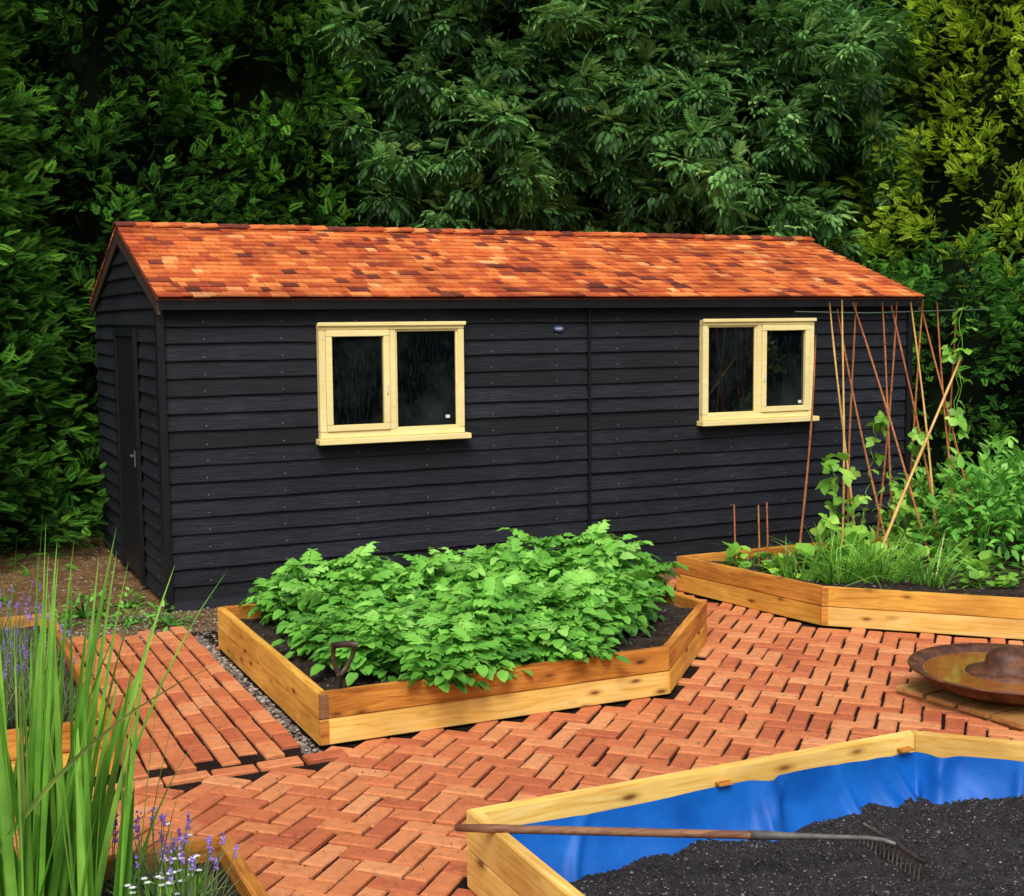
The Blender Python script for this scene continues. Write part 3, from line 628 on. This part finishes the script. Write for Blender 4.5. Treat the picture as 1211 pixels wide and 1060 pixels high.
for k,(c,n,h,le) in enumerate([((-1.36,-5.36,.2),50,1.22,(.17,.0,.55)),((-1.52,-5.45,.2),48,1.35,(.06,.0,.5)),((-1.26,-5.62,.2),18,.9,(.12,.0,.6)),((-1.80,-5.3,.2),38,1.5,(.0,0,.65)),((-1.62,-5.1,.2),20,1.2,(.05,0,.6))]):
    b=B();blades(b,n,c,.12,h,le,.030,50+k,curl=.25);obj('ornamental_grass',b.mesh('ornamental_grass',F_grass,True),label='tall upright clump of green ornamental grass',cat='ornamental grass',group='ornamental grass clumps')
for k,c in enumerate([(-2.3,-2.2,.2),(-2.0,-1.6,.2)]):
    b=B();blades(b,60,c,.1,1.15,(.05,0,1.0),.012,80+k,curl=.5);obj('ornamental_grass',b.mesh('ornamental_grass',F_lav,True),label='thin wispy clump of grey green grass',cat='ornamental grass',group='thin grass clumps')
def lavender(seed,n=24,h=.30,rad=.17):
    r=np.random.default_rng(seed);b=B();blades(b,n*7,(0,0,0),rad,h*.85,(0,0,2.0),.007,seed,segs=4)
    for i in range(n):
        a=r.uniform(0,6.28);q=rad*math.sqrt(r.random());d=np.array([math.cos(a),math.sin(a),0])*q
        H=h*r.uniform(.8,1.25);Q=np.array([d,d*1.4+[0,0,H*.5],d*1.8+[0,0,H]]);b.add(*tube(Q,.0014,4),.6)
        m=12;tt=r.random(m);P=Q[2]+np.column_stack([r.normal(0,.0035,m),r.normal(0,.0035,m),-.04*tt+.01])
        b.inst(*icoT(2),np.repeat(np.eye(3)[None]*.0045,m,0),P,r.random(m),1)
    return b.mesh('lavender_plant',[F_lav,M_purp])
lm=[lavender(71),lavender(72),lavender(73,16,.24,.10)]
for i,(s,t,z,k) in enumerate([(-1.06,-5.32,.2,2),(-1.02,-5.62,.2,2),(-1.22,-5.22,.2,2),(-1.2,-3.1,.2,0),(-1.3,-2.6,.2,1),(-1.55,-3.2,.2,0),(-1.7,-2.7,.2,1),(-1.25,-2.1,.2,0),(-1.95,-3.1,.2,1),(-1.3,-1.6,.2,0),(-1.8,-2.1,.2,1),(-2.3,-2.9,.2,0)]):
    o=obj('lavender_plant',lm[k],label='lavender plant with slender purple flower spikes',cat='lavender',group='lavender plants');o.location=(s,t,z-.01);o.rotation_euler=(0,0,i)
for q_ in range(2):
    b=B();r=np.random.default_rng(9+q_);n=20
    for i in range(n):
        p0=np.array([0,0,0]);p=np.array([r.normal(0,.07),r.normal(0,.08),r.uniform(.08,.2)]);b.add(*tube(np.array([p0,p*[.7,.7,.5],p]),.0014,4),.5,0)
        k=6;A=np.arange(k)*6.28/k;d=np.column_stack([np.cos(A),np.sin(A),.2+0*A]);b.inst(*dia(.6),frames(d,np.tile([0,0,1.],(k,1)),np.full(k,.013)),np.tile(p,(k,1)),np.full(k,.5),1)
    blades(b,60,(0,0,0),.08,.14,(0,0,2.5),.01,40+q_,segs=3)
    obj('daisy_plant',b.mesh('daisy_plant',[F_grass,M_white]),label='low plant with small white star flowers',cat='daisy',group='white flowered plants',loc=(-1.0-.12*q_,-5.47-.2*q_,.2))
# ------------------------------------------------------------------ bean bed plants
cg='bamboo canes supporting climbing beans'
canes=[((4.72,-1.25,.2),(4.83,-1.25,1.95)),((4.83,-1.6,.2),(5.02,-1.35,2.22)),((5.05,-1.5,.2),(4.95,-1.3,2.2)),((5.30,-1.6,.2),(5.02,-1.3,2.15)),((5.25,-1.2,.2),(5.15,-1.35,2.2)),((5.45,-1.55,.2),(5.4,-1.35,2.2)),((5.6,-1.15,.2),(5.55,-1.35,2.2)),((5.85,-1.6,.2),(5.55,-1.3,2.18)),((5.8,-1.2,.2),(5.85,-1.35,2.22)),((6.05,-1.55,.2),(6.0,-1.35,2.2)),((6.3,-1.2,.2),(6.2,-1.35,2.15)),((4.95,-1.9,.2),(6.0,-1.6,1.75)),((5.5,-1.9,.2),(5.12,-1.33,2.2)),((5.68,-1.75,.2),(5.72,-1.33,2.2)),((6.15,-1.7,.2),(5.88,-1.3,2.15))]
for i,(a,c) in enumerate(canes):
    a,c=np.array(a),np.array(c);t=np.linspace(0,1,12);P=a+(c-a)*t[:,None]+np.column_stack([np.sin(t*3+i)*.03,np.cos(t*2+i)*.02,0*t])
    rr=.0095*(1-.35*t)+.0015*(np.arange(12)%3==0)
    b=B();b.add(*tube(P-a,rr*(1.35 if i==11 else 1),8));obj('garden_cane',b.mesh('garden_cane',M_cane2 if i in(1,2,11,13) else M_cane,True),label='thin leaning cane standing in bean bed',cat='garden cane',group=cg,loc=tuple(a))
for (s,t) in((3.95,-1.45),(4.1,-1.55),(4.25,-1.45)):
    b=B();b.add(*tube([[0,0,0],[0.005,0,.2],[0,0.01,.5]],[.007,.007,.006],6));obj('garden_cane',b.mesh('garden_cane',M_cane),label='short upright cane in raised bed soil',cat='garden cane',group='short canes',loc=(s,t,.18))
b=B();b.add(*tube([[4.6,-1.3,2.13],[5.3,-1.33,2.115],[6.5,-1.36,2.14]],.0055,6));obj('string_line',b.mesh('string_line',M_str),label='green line tying the tops of the canes',cat='string')
bL=leafT(1,.85,.2,.3,5,.02)
bt=compose(*bL,[(rz(0,.12),[0,.03,0]),(rz(1.5,.11),[0,.02,0]),(rz(-1.5,.11),[0,.02,0])])
def vine(P,n,spread,seed,sc=1):
    r=np.random.default_rng(seed);P=np.array(P,float);b=B();t=np.linspace(0,1,30);tt=t*(len(P)-1);k=np.minimum(tt.astype(int),len(P)-2);f=(tt-k)[:,None]
    Q=P[k]*(1-f)+P[k+1]*f+np.column_stack([np.sin(t*40),np.cos(t*40),0*t])*.018;b.add(*tube(Q,.003,6),.5)
    j=(30*r.random(n)**1.3).astype(int);rel=nrm(r.normal(size=(n,3)))*r.uniform(.02,spread,n)[:,None];q=Q[j]+rel
    d=rel*4+np.array([0,0,-.25])+r.normal(size=(n,3))*.3;nn=nrm(rel*5+np.array([0,-.4,.8])+r.normal(size=(n,3))*.3)
    b.inst(*bt,frames(d,nn,r.uniform(.4,1.1,n)*sc),q,r.uniform(.2,1,n));return b.mesh('bean_plant',F_bean,True)
vs=[([(6.1,-1.5,.2),(6.1,-1.5,1.1),(6.2,-1.4,2.2)],34,.12,.8),([(6.3,-1.3,.2),(6.25,-1.3,1.2),(6.25,-1.35,1.95)],26,.13,.8),([(4.66,-1.75,.2),(4.72,-1.7,.5),(4.72,-1.65,1.0)],40,.13,1.0),([(5.2,-1.4,.2),(5.25,-1.5,1.3)],20,.11,.8),([(5.75,-1.4,.2),(5.75,-1.45,1.2)],26,.14,.8),([(5.45,-1.6,.2),(5.4,-1.5,.9)],20,.12,.85),([(5.0,-1.6,.2),(5.0,-1.5,.65)],18,.14,.9)]
for i,(P,n,sp,sc) in enumerate(vs): obj('bean_plant',vine(P,n,sp,90+i,sc),label='young climbing bean plant twining up a cane',cat='bean plant',group='climbing bean plants')
for k,(c,n,h) in enumerate([((4.3,-2.25,.2),120,.46),((4.55,-2.4,.2),130,.46),((4.8,-2.6,.2),100,.38),((4.12,-2.05,.2),70,.34)]):
    b=B();blades(b,n,c,.14,h,(-.1,-.35,3.4),.013,150+k,curl=.8);obj('onion_plant',b.mesh('onion_plant',F_grass,True),label='clump of floppy green onion leaves',cat='onion plant',group='onion clumps')
def leafy(seed,n,rx,h,ls,leaf,fol,name):
    r=np.random.default_rng(seed);b=B();u=nrm(r.normal(size=(n,3)));u[:,2]=abs(u[:,2]);k=r.uniform(.4,1,n)**.5
    P=u*k[:,None]*np.array([rx,rx,h])*(1+.2*np.sin(u[:,:1]*9)*np.cos(u[:,1:2]*7));d=u+r.normal(size=(n,3))*.45+[0,0,-.1];nn=nrm(np.array([0,0,1.])+u*.5+r.normal(size=(n,3))*.3)
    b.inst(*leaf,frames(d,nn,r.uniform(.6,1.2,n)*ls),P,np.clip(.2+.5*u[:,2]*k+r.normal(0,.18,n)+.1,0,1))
    for i in range(12):
        j=r.integers(0,n);b.add(*tube([[0,0,0],P[j]*[.5,.5,.6],P[j]],[.008,.006,.003],6),.3)
    return b.mesh(name,fol,True)
L1=leafT(1,.42,.2,.3,4);L1b=leafT(1,.50,.2,.3,4,.02)
sm=[leafy(200+i,640,.42,.72,.098,L1b,F_shrub,'leafy_shrub') for i in(0,1)]
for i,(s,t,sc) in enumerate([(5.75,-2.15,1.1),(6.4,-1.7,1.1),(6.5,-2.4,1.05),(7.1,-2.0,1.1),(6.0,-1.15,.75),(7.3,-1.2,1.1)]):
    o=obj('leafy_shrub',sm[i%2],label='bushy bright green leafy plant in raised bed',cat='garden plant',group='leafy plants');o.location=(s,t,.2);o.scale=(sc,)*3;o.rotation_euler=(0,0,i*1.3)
L2=leafT(1,.9,.15,.25,5,.02)
qm=[leafy(220+i,34,.20,.16,.12,L2,F_bean,'squash_plant') for i in(0,1)]
for i,(s,t,sc) in enumerate([(3.95,-1.6,.9),(4.15,-1.85,.8),(4.5,-1.95,1.3),(4.72,-2.05,1.1),(5.0,-2.9,.7),(5.3,-2.6,.8),(5.2,-3.1,.7),(5.6,-2.8,.8),(5.1,-2.2,1.0),(5.45,-2.2,.9),(5.7,-3.2,.8),(5.5,-1.8,1.1)]):
    o=obj('squash_plant',qm[i%2],label='low plant with broad pale green leaves',cat='squash plant',group='low broad leaved plants');o.location=(s,t,.2);o.scale=(sc,)*3;o.rotation_euler=(0,0,i*1.7)
wm=leafy(230,60,.12,.12,.05,L1,F_shrub,'weed_plant')
for i,(s,t) in enumerate([(-.35,-.3),(-.1,-.45),(-.6,.1),(-.8,-.2),(-1.2,.9),(-.5,3.4),(-1.0,3.2),(-1.5,2.6),(-1.9,3.0),(-.25,.3)]):
    o=obj('weed_plant',wm,label='small green weed growing in bare earth',cat='weed',group='weeds by the shed');o.location=(s,t,-.02);o.scale=(1+.3*(i%3),)*3;o.rotation_euler=(0,0,i*2)
# ------------------------------------------------------------------ bowl
def lathe(prof,n=56):
    V=[[r*math.cos(2*math.pi*j/n),r*math.sin(2*math.pi*j/n),z] for r,z in prof for j in range(n)]
    F=[[i*n+j,i*n+(j+1)%n,(i+1)*n+(j+1)%n,(i+1)*n+j] for i in range(len(prof)-1) for j in range(n)];return V,F
bowl=obj('rusty_bowl',None,label='wide shallow rusty iron bowl of water on planks',cat='metal bowl',loc=(3.66,-4.46,.045))
b=B();b.add(*lathe([(.001,.0),(.2,.0),(.33,.02),(.44,.065),(.47,.112),(.525,.128),(.53,.134),(.525,.141),(.47,.126),(.43,.095),(.33,.05),(.2,.03),(.001,.03)]));obj('basin',b.mesh('basin',M_rust,True),bowl)
b=B();b.add(*lathe([(.001,.108),(.2,.108),(.450,.108)]));obj('water',b.mesh('water',M_water,True),bowl)
b=B();b.add(*lathe([(.23,.09),(.225,.112),(.17,.122),(.135,.14),(.124,.165),(.118,.195),(.10,.222),(.07,.238),(.035,.245),(.001,.247)],40));obj('dome',b.mesh('dome',M_rust,True),bowl)
pal=obj('timber_pallet',bevbox([(-.42,.42,-.42+i*.215,-.42+i*.215+.19,.012,.04) for i in range(4)]+[(-.4,-.33,-.42,.42,-.012,.0105),(.33,.4,-.42,.42,-.012,.0105)],m=M_plat,name='timber_pallet'),label='low platform of brown timber planks',cat='pallet');pal.location=(3.66,-4.46,.004);pal.rotation_euler=(0,0,.1)
# ------------------------------------------------------------------ rake
rk=obj('garden_rake',None,label='old garden rake lying across timber bed edge',cat='rake')
a=np.array([-.07,-5.56,.325]);c=np.array([1.42,-5.96,.165]);d=c-a
P=[a+d*t for t in np.linspace(0,.74,10)];b=B();b.add(*tube(P,[.012,.016]+[.0155]*8,12));obj('handle',b.mesh('handle',M_handle,True),rk)
hc=c+d*.07+np.array([0,0,-.02])
P=[a+d*.70,a+d*.74,a+d*.80,a+d*.93,c,c+d*.04+np.array([0,0,-.006]),hc];b=B();b.add(*tube(P,[.0175,.0175,.013,.010,.009,.009,.009],10));obj('ferrule',b.mesh('ferrule',M_fer,True),rk)
pd=nrm(np.array([d[1],-d[0],0])+nrm(d)*.25);dd=nrm(d);b=B()
b.add(*tube([hc-pd*.19,hc-pd*.09+dd*.004,hc+dd*.006,hc+pd*.09+dd*.004,hc+pd*.19],.008,8))
for k in range(15):
    o=hc+pd*(-.182+.026*k)
    b.add(*tube([o,o-dd*.02+[0,0,-.022],o-dd*.025+[0,0,-.065]],[.005,.0045,.0025],6))
obj('rake_head',b.mesh('rake_head',M_steel,True),rk)
b=B();b.add(*tube([[0,0,-.05],[0,0,.06],[0,0,.12]],[.02,.02,.018],10))
for sg in(-1,1): b.add(*tube([[0,0,.11],[sg*.03,0,.15],[sg*.055,0,.20],[sg*.06,0,.25]],[.015,.013,.012,.012],8))
b.add(*tube([[-.072,0,.255],[0,0,.262],[.072,0,.255]],[.014,.016,.014],10))
o=obj('spade_handle',b.mesh('spade_handle',M_steel,True),label='dark worn D-shaped spade grip in soil',cat='spade');o.location=(.17,-3.44,.2);o.rotation_euler=(.12,.12,.2);o.scale=(1.0,1.0,1.1)
# ------------------------------------------------------------------ camera, light
cam=bpy.data.cameras.new('camera');co=bpy.data.objects.new('camera',cam);C.objects.link(co)
th=.4395;pi_,ro=.0979,-.0083
def tl(v): c,s=math.cos(th),math.sin(th);return Vector((c*v[0]+s*v[1],-s*v[0]+c*v[1],v[2]))
fw=Vector((0,math.cos(pi_),-math.sin(pi_)));up=Vector((0,math.sin(pi_),math.cos(pi_)));rt=Vector((1,0,0))
r2=rt*math.cos(ro)+up*math.sin(ro);u2=-rt*math.sin(ro)+up*math.cos(ro)
fw,r2,u2=tl(fw),tl(r2),tl(u2)
co.matrix_world=Matrix(((r2.x,u2.x,-fw.x,-1.7894),(r2.y,u2.y,-fw.y,-9.708),(r2.z,u2.z,-fw.z,2.1),(0,0,0,1)))
cam.sensor_width=36;cam.lens=36*1566.3/1211;cam.clip_end=600
bpy.context.scene.camera=co
w=bpy.data.worlds.new('World');bpy.context.scene.world=w;w.use_nodes=True;N=w.node_tree;N.nodes.clear()
sd=Vector((-.35,-.66,.95)).normalized();el=math.asin(sd.z);az=math.atan2(sd.x,sd.y)
sk=N.nodes.new('ShaderNodeTexSky');sk.sky_type='NISHITA';sk.sun_disc=False;sk.sun_elevation=el;sk.sun_rotation=az;sk.dust_density=3;sk.air_density=1
hs=N.nodes.new('ShaderNodeHueSaturation');hs.inputs['Saturation'].default_value=.5;hs.inputs['Value'].default_value=1.0
bg=N.nodes.new('ShaderNodeBackground');bg.inputs[1].default_value=.15;o=N.nodes.new('ShaderNodeOutputWorld')
N.links.new(sk.outputs[0],hs.inputs['Color']);N.links.new(hs.outputs[0],bg.inputs[0]);N.links.new(bg.outputs[0],o.inputs[0])
l=bpy.data.lights.new('sun','SUN');l.energy=3.1;l.angle=math.radians(30);l.color=(1,.96,.89);lo=bpy.data.objects.new('sun',l);C.objects.link(lo)
lo.rotation_euler=(-sd).to_track_quat('-Z','Y').to_euler()
sc=bpy.context.scene;sc.view_settings.view_transform='Standard';sc.view_settings.look='None';sc.view_settings.exposure=0
